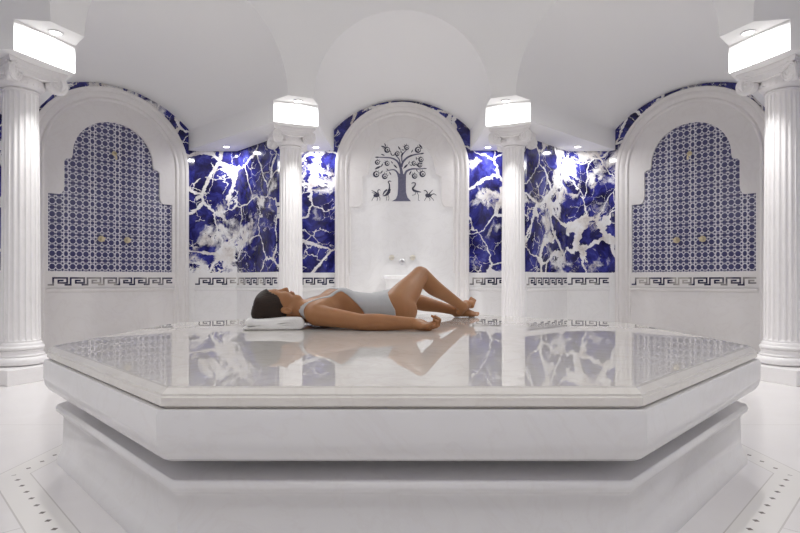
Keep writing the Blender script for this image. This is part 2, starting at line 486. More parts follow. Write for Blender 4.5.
for n, (j, lab) in enumerate(((3, 'fluted white column nearest on the left, cut by the left edge of the photo'),
                              (1, 'fluted white column at the back, rising behind the head of the lying person'),
                              (-1, 'fluted white column at the back, rising behind the feet of the lying person'),
                              (-3, 'fluted white column nearest on the right, cut by the right edge of the photo'))):
    if n == 0:
        col.location = ringpos(j, RC); col.rotation_euler = (0, 0, ringrot(j)); col['label'] = lab
    else: dup(col, ringpos(j, RC), ringrot(j), lab)

# ---------------------------------------------------------------- arched niches
def ogee():
    pts = [(.624, ZM-.005), (.624, 1.62), (.53, 1.62)]
    for i in range(1, 8):
        a = i/8*PI/2; pts.append((.53-.051*math.sin(a), 1.62+.10*(1-math.cos(a))))
    pts += [(.479, 1.72), (.479, 1.98), (.455, 2.0), (.41, 2.012), (.402, 2.06)]
    for i in range(1, 17):
        a = i/16*PI/2; pts.append((.402*math.cos(a), 2.06+.402*math.sin(a)))
    return pts
def arch_path(r, spring=2.075, z0=0.0, n=28):
    return [(r, z0), (r, spring*.5)] + [(r*math.cos(PI*i/n), spring+r*math.sin(PI*i/n)) for i in range(n+1)] + [(-r, spring*.5), (-r, z0)]
def resample(path, n):
    L = [0]
    for a, b in zip(path[:-1], path[1:]): L.append(L[-1]+math.hypot(b[0]-a[0], b[1]-a[1]))
    out = []; j = 0
    for i in range(n):
        t = L[-1]*i/(n-1)
        while j < len(L)-2 and L[j+1] < t: j += 1
        f = (t-L[j])/max(1e-9, L[j+1]-L[j]); out.append((path[j][0]+(path[j+1][0]-path[j][0])*f, path[j][1]+(path[j+1][1]-path[j][1])*f))
    return out
def make_niche(label, loc, rz, tiled):
    SP = 2.025 if tiled else 2.072
    t = thing('arched_niche', label, 'niche', loc, rz, 'arched marble niches')
    # stepped frame swept along the arch: (radius, protrusion)
    prof = [(.806, .0), (.806, .056), (.800, .062), (.775, .062), (.765, .058), (.760, .050), (.735, .050), (.722, .046), (.708, .036), (.700, .030), (.690, .030), (.684, .036), (.672, .036), (.664, .030), (.656, .020), (.640, .018), (.640, .0)]
    mb = MB()
    paths = [(arch_path(r, SP), y) for r, y in prof]
    mb.rings([[(x, -y, z) for x, z in p] for p, y in paths], 0, closed=False)
    fr = mb.build('frame', M['niche'], t, smooth=.5)
    # field around the scalloped panel
    y1, y0 = -.020, -.004
    half = ogee()
    inner = half + [(-x, z) for x, z in half[::-1][1:]]
    mb = MB(); N = 120
    # same number of points in both outlines, split at corners so the panel's corners stay crisp
    def dense(p, m):
        out = []
        for a, b in zip(p[:-1], p[1:]):
            for i in range(m): out.append((a[0]+(b[0]-a[0])*i/m, a[1]+(b[1]-a[1])*i/m))
        return out+[p[-1]]
    inn = dense(inner, 3)
    outp = []
    for x, z in inn:          # push each point outwards to the field's edge
        if z <= 1.75: outp.append((math.copysign(.648, x), z if abs(x) > .6 and z < 1.6 else 1.62+(z-1.62)*2.2))
        else:
            a = math.atan2(z-1.78, x); outp.append((.648*math.cos(a) if z > 2.2 else math.copysign(.648, x)*1, None))
    # radial projection from (0, 1.5) onto the arch outline
    outp = []
    for x, z in inn:
        if z < 1.5: outp.append((math.copysign(.648, x), z)); continue
        dx, dz = x, z-1.5; lo, hi = 1.0, 4.0
        def inside(s):
            px, pz = dx*s, 1.5+dz*s
            return abs(px) < .648 and (pz < SP or math.hypot(px, pz-SP) < .648)
        for _ in range(40):
            m_ = (lo+hi)/2
            if inside(m_): lo = m_
            else: hi = m_
        outp.append((dx*lo, 1.5+dz*lo))
    n = len(inn)
    mb.rings([[(x, y1, z) for x, z in outp], [(x, y1, z) for x, z in inn], [(x*.992, y0, z) for x, z in inn]], 0, closed=False)
    mb.build('spandrel', M['niche'], t)
    # panel in the middle
    mb = MB(); mb.add([(x, y0-.001, z) for x, z in inn], [tuple(range(n))])
    mb.add([(x, .0, z) for x, z in inn], [tuple(range(n))])
    mb.rings([[(x, y, z) for x, z in inn] for y in (y0-.001, 0)], 0)
    mb.build('tile_panel' if tiled else 'back_panel', M['tile'] if tiled else M['white'], t)
    # frieze, moulding, dado
    if tiled:
        mb = MB(); mb.box(-.64, .64, -.016, 0, .655, ZM)
        fz = mb.build('frieze', M['niche'], t)
        m2 = MB(); meander(m2, -.625, .625, .677, .088, .016, L=.156); m2.build('meander_inlay', M['inlay'], fz)
        mb = MB(); pr = [(0, .652), (-.034, .650), (-.038, .640), (-.028, .625), (-.016, .612), (0, .605)]
        mb.rings([[(x, y, z) for y, z in pr] for x in (-.64, .64)], 0, True, True); mb.build('ledge', M['niche'], t)
        mb = MB(); mb.box(-.64, .64, -.010, 0, 0, .606); mb.build('dado_panel', M['niche'], t)
    else:
        mb = MB(); mb.box(-.64, .64, -.006, 0, 0, ZM-.004); mb.build('dado_panel', M['white'], t)
    return t
NB = (0, YC+AC, 0); DL = (-AD*S2, YC+AD*S2, 0); DR = (AD*S2, YC+AD*S2, 0)
make_niche('white arched niche in the middle of the back wall, around the tree picture', NB, 0, False)
make_niche('arched niche with blue mosaic panel behind the left edge of the platform', DL, PI/4, True)
make_niche('arched niche with blue mosaic panel behind the right edge of the platform', DR, -PI/4, True)
def local(base, rz, x, y, z): c, s = math.cos(rz), math.sin(rz); return (base[0]+x*c-y*s, base[1]+x*s+y*c, z)

# taps
def make_tap(metal):
    t = thing('wall_tap', '', 'tap', group='round wall taps in the niches')
    def disc(mb, prof, seg=24): mb.rings([[(r*math.cos(2*PI*i/seg), y, r*math.sin(2*PI*i/seg)) for i in range(seg)] for r, y in prof], 0, True, True)
    mb = MB(); disc(mb, [(.030, .002), (.034, -.004), (.030, -.010), (.016, -.013), (.014, -.035)]); mb.build('rosette', metal, t, smooth=.7)
    mb = MB(); disc(mb, [(.018, -.035), (.022, -.040), (.022, -.055), (.018, -.060), (.006, -.062)])
    for k in range(5):
        a = 2*PI*k/5+PI/2; mb.tube([(.016*math.cos(a), -.048, .016*math.sin(a)), (.032*math.cos(a), -.048, .032*math.sin(a))], [.008, .006], 8)
    mb.build('handle', metal, t, smooth=.7)
    return t
def place_tap(src, base, rz, x, z, y, lab, first=False):
    p = local(base, rz, x, y, z)
    if first: src.location = p; src.rotation_euler = (0, 0, rz); src['label'] = lab; return src
    return dup(src, p, rz, lab)
M['pale'] = plain('pale_brushed_metal', (.80, .76, .66), .42, 1)
brass = make_tap(M['brass']); chrome = make_tap(M['pale'])
place_tap(brass, DL, PI/4, -.131, 1.18, -.005, 'left one of two brass taps on the left mosaic panel', True)
place_tap(brass, DL, PI/4, .131, 1.18, -.005, 'right one of two brass taps on the left mosaic panel')
place_tap(brass, DR, -PI/4, -.131, 1.18, -.005, 'left one of two brass taps on the right mosaic panel')
place_tap(brass, DR, -PI/4, .131, 1.18, -.005, 'right one of two brass taps on the right mosaic panel')
place_tap(chrome, NB, 0, -.125, 1.008, -.005, 'round pale metal tap left of the spout above the basin', True)
place_tap(chrome, NB, 0, .13, 1.008, -.005, 'round pale metal tap right of the spout above the basin')
sp = thing('water_spout', 'round chrome water spout between two taps in the white middle niche', 'spout', local(NB, 0, 0, -.005, .96))
def disc(mb, prof, seg=24, z=0): mb.rings([[(r*math.cos(2*PI*i/seg), y, z+r*math.sin(2*PI*i/seg)) for i in range(seg)] for r, y in prof], 0, True, True)
mb = MB(); disc(mb, [(.030, .002), (.037, -.004), (.034, -.012), (.026, -.016), (.02, -.017)]); mb.build('rosette', M['chrome'], sp, smooth=.7)
mb = MB(); disc(mb, [(.020, -.016), (.020, -.055), (.0195, -.06), (.013, -.06), (.013, -.03)]); mb.build('nozzle', M['chrome'], sp, smooth=.7)
def make_hook(loc, rz, lab):
    t = thing('wall_hook', lab, 'hook', loc, rz, 'brass hooks high on the mosaic panels')
    mb = MB(); disc(mb, [(.022, .002), (.026, -.004), (.02, -.01), (.01, -.012)]); mb.build('rosette', M['brass'], t, smooth=.7)
    mb = MB(); mb.tube([(0, -.010, 0), (0, -.045, .0), (0, -.062, -.012), (0, -.066, -.045), (0, -.058, -.075)], [.010, .010, .011, .010, .012], 10); mb.build('arm', M['brass'], t, smooth=True)
make_hook(local(DL, PI/4, .0, -.005, 2.125), PI/4, 'small brass hook high on the left mosaic panel')
make_hook(local(DR, -PI/4, .0, -.005, 2.125), -PI/4, 'small brass hook high on the right mosaic panel')

# basin in the middle niche
bs = thing('marble_basin', 'small white marble basin under the spout behind the raised knee', 'basin', (0, YC+AC-.22, 0))
mb = MB()
def rr(w, d, z, n=6):
    out = []; r = min(w, d)*.45
    for sx, sy, a0 in ((1, -1, -PI/2), (1, 1, 0), (-1, 1, PI/2), (-1, -1, PI)):
        for i in range(n+1):
            a = a0+PI/2*i/n; out.append((sx*(w-r)+r*math.cos(a), sy*(d-r)+r*math.sin(a), z))
    return out
mb.rings([rr(.10, .10, .40), rr(.13, .12, .45), rr(.165, .150, .53), rr(.185, .168, .62), rr(.192, .175, .70), rr(.205, .188, .735), rr(.212, .195, .745), rr(.212, .195, .785), rr(.206, .189, .79), rr(.175, .158, .79), rr(.168, .150, .78), rr(.150, .13, .66), rr(.09, .08, .60)], 0, True, True)
mb.build('bowl', M['white'], bs, smooth=.6)
mb = MB(); mb.rings([rr(.15, .14, 0), rr(.15, .14, .06), rr(.11, .10, .09), rr(.09, .08, .2), rr(.10, .095, .38), rr(.12, .11, .405)], 0, True, True); mb.build('pedestal', M['white'], bs, smooth=.6)

# ---------------------------------------------------------------- tree picture
YT = YC+AC-.0052
tr = thing('tree_picture', 'blue grey inlaid picture of a fruit tree with four birds in the middle niche', 'picture', (0, YT, 1.69))
KX, KZ = 6.455/533, 1.69
def px(a, b):            # picture units (12 mm) centred on the trunk foot
    return ((a-402)*KX, (199.8-b)*KX)
def z8(a, b): return px(370+a/8.2, 140+b/8.2)
def flat(mb, poly, y=0, t=.003): 
    n = len(poly); mb.rings([[(x, yy, z) for x, z in poly] for yy in (y, y-t)], 0, True, True)
def stroke(mb, pts, wid, y=0, t=.003):
    P = [Vector(z8(*p)) for p in pts]
    # smooth the polyline with a Catmull-Rom curve
    Q = []; W = []
    wid = wid if isinstance(wid, (list, tuple)) else [wid]*len(pts)
    for i in range(len(P)-1):
        p0, p1, p2, p3 = P[max(i-1, 0)], P[i], P[i+1], P[min(i+2, len(P)-1)]
        for s in range(5):
            u = s/5
            Q.append(.5*((2*p1)+(p2-p0)*u+(2*p0-5*p1+4*p2-p3)*u*u+(3*p1-p0-3*p2+p3)*u**3)); W.append(wid[i]+(wid[i+1]-wid[i])*u)
    Q.append(P[-1]); W.append(wid[-1]); L = []; R = []
    for i, q in enumerate(Q):
        d = (Q[min(i+1, len(Q)-1)]-Q[max(i-1, 0)]); d = Vector((-d.y, d.x)).normalized()*W[i]*KX/8.2/2
        L.append(q+d); R.append(q-d)
    for i in range(len(Q)-1): flat(mb, [L[i], L[i+1], R[i+1], R[i]], y, t)
mb = MB()
flat(mb, [z8(*p) for p in ((180, 490), (212, 472), (226, 440), (230, 380), (230, 300), (222, 268), (240, 262), (262, 278), (285, 262), (296, 275), (294, 340), (296, 420), (308, 460), (335, 490))], 0, .004)
for pts, w in ((((262, 285), (252, 220), (225, 165), (180, 138), (120, 132), (60, 130)), (30, 20, 14, 11, 9, 5)),
               (((258, 210), (270, 170), (310, 130), (370, 108), (435, 100)), (18, 16, 14, 11, 5)),
               (((285, 280), (300, 245), (345, 226), (400, 226), (455, 220)), (20, 16, 12, 9, 4)),
               (((240, 285), (220, 250), (195, 232), (160, 236), (130, 246)), (20, 13, 10, 7, 4)),
               (((250, 200), (240, 150), (215, 118), (200, 95)), (12, 9, 7, 4)), (((262, 165), (262, 120), (285, 85), (310, 60)), (10, 8, 7, 4))):
    stroke(mb, pts, w)
mb.build('trunk', M['mural_trunk'], tr)
fr = [(140, 70, 24), (222, 102, 19), (300, 50, 21), (392, 70, 25), (60, 172, 20), (140, 182, 20), (360, 182, 18), (417, 150, 21), (408, 195, 20), (50, 270, 26), (120, 287, 23), (365, 285, 22), (430, 268, 25)]
for cx, cy, r in fr:
    mb = MB(); n = 22
    o = [z8(cx+r*math.cos(2*PI*i/n), cy+r*math.sin(2*PI*i/n)) for i in range(n)]
    q = [z8(cx+r*.18+r*.62*math.cos(2*PI*i/n), cy-r*.1+r*.62*math.sin(2*PI*i/n)) for i in range(n)]
    mb.rings([[(x, 0, z) for x, z in o], [(x, -.003, z) for x, z in o], [(x, -.003, z) for x, z in q], [(x, 0, z) for x, z in q]], 0)
    c = [z8(cx+r*.15+r*.3*math.cos(2*PI*i/n), cy+r*.3*math.sin(2*PI*i/n)) for i in range(n)]; flat(mb, c)
    a = random.choice((-1, 1))
    for da in (-.5, 0, .5): stroke(mb, [(cx+r*.9*math.sin(da+a*.6), cy-r*.9*math.cos(da+a*.6)), (cx+r*1.55*math.sin(da*1.3+a*.6), cy-r*1.55*math.cos(da*1.3+a*.6))], (5, 2))
    mb.build('fruit', M['mural_dark'], tr)
mb = MB()
for x, y, a, s in ((105, 110, 20, 26), (60, 130, 0, 30), (175, 105, 60, 26), (195, 112, -20, 22), (240, 55, 55, 30), (262, 110, -70, 32), (270, 70, 10, 20), (330, 120, -30, 34), (345, 80, -60, 24), (425, 100, -10, 30), (380, 140, 80, 22),
                   (65, 215, -25, 44), (98, 195, -60, 28), (95, 252, -50, 26), (165, 262, 60, 26), (145, 232, 40, 22), (208, 205, 45, 34), (180, 172, 50, 20), (292, 205, -45, 40), (320, 175, -70, 22), (330, 258, -60, 30), (385, 240, 60, 20), (385, 195, 50, 22), (450, 222, 0, 24), (415, 40, 50, 36), (110, 45, 20, 34), (125, 30, 70, 26), (165, 80, 50, 20), (335, 195, 30, 20), (420, 180, -20, 22), (255, 85, 70, 22)):
    c, sn = math.cos(math.radians(a)), math.sin(math.radians(a)); pts = []
    for i in range(12):
        u = -1+2*i/11 if i < 12 else 0
    up = [(-1, 0), (-.5, -.2), (0, -.27), (.5, -.2), (1, 0), (.5, .2), (0, .27), (-.5, .2)]
    flat(mb, [z8(x+(u*c-v*sn)*s*.68, y+(u*sn+v*c)*s*.68) for u, v in up])
mb.build('foliage', M['mural_dark'], tr)
def bird(strokes, body):
    mb = MB()
    if body: flat(mb, [z8(*p) for p in body], 0, .0035)
    for pts, w in strokes: stroke(mb, pts, w)
    mb.build('bird', M['mural_dark'], tr)
bird([(((160, 385), (158, 350), (150, 335), (158, 325), (175, 328)), (12, 9, 8, 9, 3)), (((138, 450), (136, 485)), (4, 3)), (((152, 442), (155, 470), (148, 487)), (4, 3, 3)), (((140, 395), (118, 415), (105, 440)), (14, 12, 5))], [(160, 378), (170, 395), (165, 420), (148, 442), (120, 450), (102, 448), (125, 435), (140, 415), (150, 390)])
bird([(((68, 430), (64, 405), (75, 396), (86, 402)), (10, 7, 7, 3)), (((60, 430), (35, 412), (12, 402)), (12, 7, 3)), (((55, 420), (35, 425), (15, 418)), (8, 6, 3)), (((40, 450), (22, 470), (15, 488)), (5, 4, 3)), (((55, 452), (62, 470), (56, 488)), (5, 4, 3)), (((70, 448), (82, 465), (80, 485)), (5, 4, 3))], [(30, 435), (50, 428), (72, 428), (80, 440), (68, 455), (45, 458), (28, 450)])
bird([(((340, 345), (356, 338), (372, 345), (366, 366), (350, 385), (360, 402), (385, 410), (420, 416)), (4, 8, 9, 10, 14, 18, 15, 3)), (((385, 418), (398, 445), (395, 480)), (5, 4, 3)), (((372, 415), (370, 435), (345, 442)), (5, 4, 4)), (((395, 480), (408, 488)), (3, 3))], None)
bird([(((462, 440), (470, 420), (458, 405), (448, 402), (442, 408)), (12, 8, 8, 7, 3)), (((480, 435), (498, 415), (515, 398)), (12, 7, 3)), (((500, 438), (525, 430), (545, 442)), (9, 6, 3)), (((462, 458), (452, 475), (446, 488)), (5, 4, 3)), (((480, 458), (492, 472), (488, 488)), (5, 4, 3)), (((496, 455), (512, 470), (522, 486)), (5, 4, 3))], [(452, 435), (470, 430), (495, 432), (508, 442), (495, 456), (468, 460), (455, 452)])

# ---------------------------------------------------------------- downlights
def make_downlight():
    t = thing('downlight', '', 'downlight', group='recessed ceiling downlights')
    mb = MB(); mb.lathe([(.034, -.0005), (.034, -.006), (.047, -.005), (.049, -.001), (.049, .002), (.034, .002)], 32, cap=False); mb.build('ring', M['ring'], t, smooth=.6)
    mb = MB(); mb.lathe([(.0335, .001), (.0335, -.003), (.026, -.0045), (.004, -.005)], 24); mb.build('lens', M['lamp'], t, smooth=True)
    return t
dl = make_downlight(); first = True
def beam(loc, power, size):
    L = bpy.data.lights.new('downlight_beam', 'AREA'); L.shape = 'DISK'; L.size = size; L.energy = power; L.color = (1, .992, .975)
    o = bpy.data.objects.new('downlight_beam', L); C.objects.link(o); o.location = loc; return o
labs = {3: 'downlight above the nearest column on the left', 1: 'downlight above the back column behind the head of the person',
        -1: 'downlight above the back column behind the feet of the person', -3: 'downlight above the nearest column on the right'}
RL = 2.69
for j in (3, 1, -1, -3, 5, 7, -5, -7):
    p = ringpos(j, RL); p = (p[0], p[1], HS)
    if j in labs:
        if first: dl.location = p; dl['label'] = labs[j]; first = False
        else: dup(dl, p, 0, labs[j])
    beam((p[0], p[1], HS-.009), 11 if j in labs else 7.5, .062)
for x, lab in ((-2.065, 'downlight in the soffit left of the left back column'), (-1.015, 'downlight in the soffit between the left back column and the middle niche'),
               (1.015, 'downlight in the soffit between the middle niche and the right back column'), (2.065, 'downlight in the soffit right of the right back column')):
    p = (x, 6.29 if abs(x) < 1.5 else 6.27, HB); dup(dl, p, 0, lab)
    beam((p[0], p[1], HB-.009), 3.0, .062)

# ---------------------------------------------------------------- distance-field modelling for the person
class Field:
    def __init__(s, lo, hi, h):
        s.h = h; s.lo = np.array(lo, dtype=np.float32); n = np.ceil((np.array(hi)-np.array(lo))/h).astype(int)+1
        s.n = n; s.F = np.full(n, 1.0, np.float32)
        s.ax = [s.lo[i]+h*np.arange(n[i], dtype=np.float32) for i in range(3)]
    def sub(s, lo, hi):
        i0 = np.clip(np.floor((np.array(lo)-s.lo)/s.h).astype(int), 0, s.n-1); i1 = np.clip(np.ceil((np.array(hi)-s.lo)/s.h).astype(int)+1, 1, s.n)
        sl = tuple(slice(a, b) for a, b in zip(i0, i1))
        X, Y, Z = np.meshgrid(*[s.ax[k][sl[k]] for k in range(3)], indexing='ij', sparse=True); return sl, X, Y, Z
    @staticmethod
    def smin(a, b, k):
        if k <= 0: return np.minimum(a, b)
        h = np.clip(.5+.5*(b-a)/k, 0, 1); return b*(1-h)+a*h-k*h*(1-h)
    def join(s, fn, lo, hi, k, pad=.03):
        p = max(pad, k+s.h*3); sl, X, Y, Z = s.sub(np.array(lo)-p, np.array(hi)+p)
        s.F[sl] = s.smin(s.F[sl], fn(X, Y, Z), k)
    def cut(s, fn, lo, hi, k):
        p = k+s.h*3; sl, X, Y, Z = s.sub(np.array(lo)-p, np.array(hi)+p)
        s.F[sl] = -s.smin(-s.F[sl], fn(X, Y, Z), k)
    def cone(s, a, b, ra, rb, k=.02):
        a = np.array(a, float); b = np.array(b, float); d = b-a; L2 = float(d@d)
        def fn(X, Y, Z):
            px, py, pz = X-a[0], Y-a[1], Z-a[2]
            t = np.clip((px*d[0]+py*d[1]+pz*d[2])/L2, 0, 1)
            return np.sqrt((px-t*d[0])**2+(py-t*d[1])**2+(pz-t*d[2])**2)-(ra+(rb-ra)*t)
        r = max(ra, rb); s.join(fn, np.minimum(a, b)-r, np.maximum(a, b)+r, k)
    def chain(s, pts, rads, k=.02):
        for p, q, a, b in zip(pts[:-1], pts[1:], rads[:-1], rads[1:]): s.cone(p, q, a, b, k)
    def limb(s, pts, rads, k=.02, m=9):       # the same with the radii eased along the limb
        q = [np.append(np.array(p, float), r) for p, r in zip(pts, rads)]; P = []; R_ = []
        for i in range(len(q)-1):
            a, b, c, d = q[max(i-1, 0)], q[i], q[i+1], q[min(i+2, len(q)-1)]
            for j in range(m+(i == len(q)-2)):
                u = j/m; v = .5*((2*b)+(c-a)*u+(2*a-5*b+4*c-d)*u*u+(d-3*c+3*b-a)*u**3); P.append(v[:3]); R_.append(v[3])
        s.chain(P, R_, min(k, .008))
    @staticmethod
    def ell(c, R, r):           # R rows are the axes
        c = np.array(c); R = np.array(R); r = np.array(r)
        def fn(X, Y, Z):
            px, py, pz = X-c[0], Y-c[1], Z-c[2]; k0 = 0; k1 = 0
            for i in range(3):
                q = px*R[i][0]+py*R[i][1]+pz*R[i][2]; k0 = k0+(q/r[i])**2; k1 = k1+(q/r[i]**2)**2
            k0 = np.sqrt(k0); return k0*(k0-1)/np.maximum(np.sqrt(k1), 1e-6)
        return fn
    def ellipsoid(s, c, R, r, k=.02, cut=False):
        m = max(r); c = np.array(c)
        (s.cut if cut else s.join)(s.ell(c, R, r), c-m, c+m, k)
def surface_nets(F, ax, h):
    S = F < 0; n = np.array(F.shape)
    off = [(i, j, k) for i in (0, 1) for j in (0, 1) for k in (0, 1)]
    cnt = np.zeros(n-1, np.int8)
    for o in off: cnt += S[o[0]:n[0]-1+o[0], o[1]:n[1]-1+o[1], o[2]:n[2]-1+o[2]]
    I = np.argwhere((cnt > 0) & (cnt < 8)); idx = np.full(n-1, -1, np.int32); idx[I[:, 0], I[:, 1], I[:, 2]] = np.arange(len(I))
    acc = np.zeros((len(I), 3)); num = np.zeros(len(I)); I3 = I
    val = lambda o: F[I3[:, 0]+o[0], I3[:, 1]+o[1], I3[:, 2]+o[2]]
    for a in range(3):
        for o in off:
            if o[a]: continue
            o2 = list(o); o2[a] = 1; f0, f1 = val(o), val(o2); m = (f0 < 0) != (f1 < 0)
            t = np.where(m, f0/np.where(m, f0-f1, 1), 0); p = np.array(o, float)[None, :].repeat(len(I), 0); p[:, a] += t
            acc[m] += p[m]; num[m] += 1
    V = np.array([x[0] for x in ax])+(I+acc/num[:, None])*h
    quads = []
    for a in range(3):
        b, c = (a+1) % 3, (a+2) % 3
        sl0 = [slice(1, n[i]-1) for i in range(3)]; sl0[a] = slice(0, n[a]-1); sl1 = list(sl0); sl1[a] = slice(1, n[a])
        s0, s1 = S[tuple(sl0)], S[tuple(sl1)]
        for flip, mask in ((0, s0 & ~s1), (1, ~s0 & s1)):
            E = np.argwhere(mask)
            if not len(E): continue
            E = E+np.array([1 if i != a else 0 for i in range(3)])
            def cell(db, dc): q = E.copy(); q[:, b] -= db; q[:, c] -= dc; return idx[q[:, 0], q[:, 1], q[:, 2]]
            q = np.stack([cell(1, 1), cell(0, 1), cell(0, 0), cell(1, 0)], 1)
            quads.append(q[:, ::-1] if flip else q)
    return V, np.concatenate(quads)
def net_object(name, F, fld, mat, parent=None, relax=1):
    V, Q = surface_nets(F, fld.ax, fld.h)
    if relax:     # light smoothing along the mesh edges
        e = np.concatenate([Q[:, [0, 1]], Q[:, [1, 2]], Q[:, [2, 3]], Q[:, [3, 0]]])
        for _ in range(relax):
            acc = np.zeros_like(V); num = np.zeros(len(V)); np.add.at(acc, e[:, 0], V[e[:, 1]]); np.add.at(num, e[:, 0], 1)
            np.add.at(acc, e[:, 1], V[e[:, 0]]); np.add.at(num, e[:, 1], 1); V = V*.5+.5*acc/num[:, None]
    me = bpy.data.meshes.new(name); me.from_pydata(V.tolist(), [], Q.tolist()); me.materials.append(mat)
    me.polygons.foreach_set('use_smooth', [True]*len(me.polygons)); me.update()
    o = bpy.data.objects.new(name, me); C.objects.link(o)
    if parent: o.parent = parent
    return o

# body frame: A towards the head, LT towards the far side, UP
A_ = np.array((-.9205, -.3907, 0.)); LT = np.array((-.3907, .9205, 0.)); UP = np.array((0, 0, 1.))
PEL = np.array((-.06, 3.198, 0.))
def bp(s, l, z): return PEL+A_*s+LT*l+UP*z
H = .004
fld = Field((-.90, 2.62, .462), (.66, 4.0, .86), H)

def torso(X, Y, Z):
    px, py = X-PEL[0], Y-PEL[1]
    s = px*A_[0]+py*A_[1]+0*Z; l = px*LT[0]+py*LT[1]+0*Z
    ks = [-.14, -.09, -.04, .0, .06, .13, .20, .27, .34, .41, .47, .52, .56, .60]
    w = np.interp(s, ks, [.06, .115, .158, .172, .162, .140, .138, .145, .150, .152, .146, .105, .060, .045])
    d = np.interp(s, ks, [.04, .070, .098, .104, .092, .080, .084, .094, .100, .090, .070, .056, .048, .042])
    zc = np.interp(s, ks, [.56, .567, .572, .574, .572, .572, .574, .575, .575, .566, .556, .556, .564, .572])
    zz = Z-zc; p = 2.35
    k = (np.abs(l/w)**p+np.abs(zz/d)**p)**(1/p)
    side = (k-1)*np.minimum(w, d)
    ends = np.maximum(-.13-s, s-.585)
    return np.maximum(side, ends)
fld.join(torso, (-.75, 2.7, .46), (.2, 3.5, .72), 0, .05)
RB = [A_, LT, UP]
for l in (-.072, .072):
    fld.ellipsoid(bp(.335, l*1.12, .634), RB, (.068, .062, .052), .03)
    fld.ellipsoid(bp(-.02, l*1.15, .55), RB, (.10, .09, .085), .03)     # buttocks
    fld.cone(bp(.515, l*.25, .575), bp(.49, l*2.0, .57), .016, .018, .02)  # collar bones
# neck
HC = np.array((-.687, 2.925, .588))
a2 = np.array((A_[0], A_[1], 0)); HCc = A_*.985+UP*.17; HF = -A_*.17+UP*.985; HL = LT
def hp(c, f, l): return HC+HCc*c+HF*f+HL*l
fld.cone(bp(.50, 0, .560), hp(-.055, -.030, 0), .056, .050, .035)
fld.cone(bp(.50, -.015, .585), hp(-.075, -.000, 0), .026, .024, .03)
for l in (-1, 1):
    fld.cone(bp(.47, l*.12, .56), bp(.565, l*.03, .57), .030, .040, .04)   # trapezius
# near arm
sh = (-.462, 2.865, .545); el = (-.205, 2.775, .512); wr = (.058, 2.765, .507)
fld.cone(bp(.45, -.10, .56), sh, .062, .056, .05)
fld.limb([sh, (-.35, 2.822, .532), el], [.054, .047, .039], .03)
fld.limb([el, (-.13, 2.772, .512), (-.05, 2.768, .51), wr], [.040, .042, .036, .028], .02)
# near hand, palm up with curled fingers
_hx = np.array((.99, .02, -.10)); _hx /= np.linalg.norm(_hx); _hz = np.array((.1, -.30, .95)); _hz -= _hx*(_hz@_hx); _hz /= np.linalg.norm(_hz)
HR = [_hx, np.cross(_hz, _hx), _hz]
def hand(F, w, R, flip=1):
    def P(x, y, z): return np.array(w)+R[0]*x+R[1]*y*flip+R[2]*z
    F.chain([P(0, 0, 0), P(.03, 0, -.004)], [.026, .025], .012)
    for y, L in ((-.026, .086), (-.009, .09), (.009, .087), (.025, .080)):
        F.cone(P(.015, y*.6, -.002), P(L-.004, y, -.008), .018, .0145, .012)
    F.ellipsoid(P(.034, -.024, .002), R, (.034, .018, .021), .012)
    F.ellipsoid(P(.034, .024, .000), R, (.034, .015, .019), .012)
    for y, L0, ln, r in ((-.030, .084, .92, .0095), (-.010, .088, 1.03, .0098), (.010, .086, .97, .0095), (.029, .079, .80, .0085)):
        a = P(L0, y, -.006); cur = a; th = .30+.1*abs(y)/.03
        for seg, rr_, dth in ((.042, r, .0), (.030, r*.95, 1.10), (.024, r*.88, 1.2)):
            th += dth; nx = cur+(R[0]*math.cos(th)+R[2]*math.sin(th))*seg*ln + R[1]*flip*y*.05
            F.cone(cur, nx, rr_*1.03, rr_*.95, .004); cur = nx
    F.chain([P(.012, -.024, .0), P(.042, -.044, .006), P(.070, -.047, .012), P(.090, -.037, .022)], [.016, .013, .0112, .0088], .008)
hand(fld, wr, HR)
# far arm, lying on the far side of the body
sh2 = bp(.472, .150, .545); el2 = np.array((-.36, 3.345, .512)); wr2 = np.array((-.15, 3.42, .505))
fld.cone(bp(.45, .10, .56), sh2, .062, .056, .05)
fld.chain([sh2, (sh2+el2)/2, el2], [.054, .046, .039], .03); fld.chain([el2, el2*.6+wr2*.4, wr2], [.040, .039, .026], .02)
hx = np.array((.94, .34, -.05)); hx = hx/np.linalg.norm(hx); hy = np.cross(UP, hx); hy = hy/np.linalg.norm(hy)
hand(fld, wr2, [hx, hy, np.cross(hx, hy)], -1)
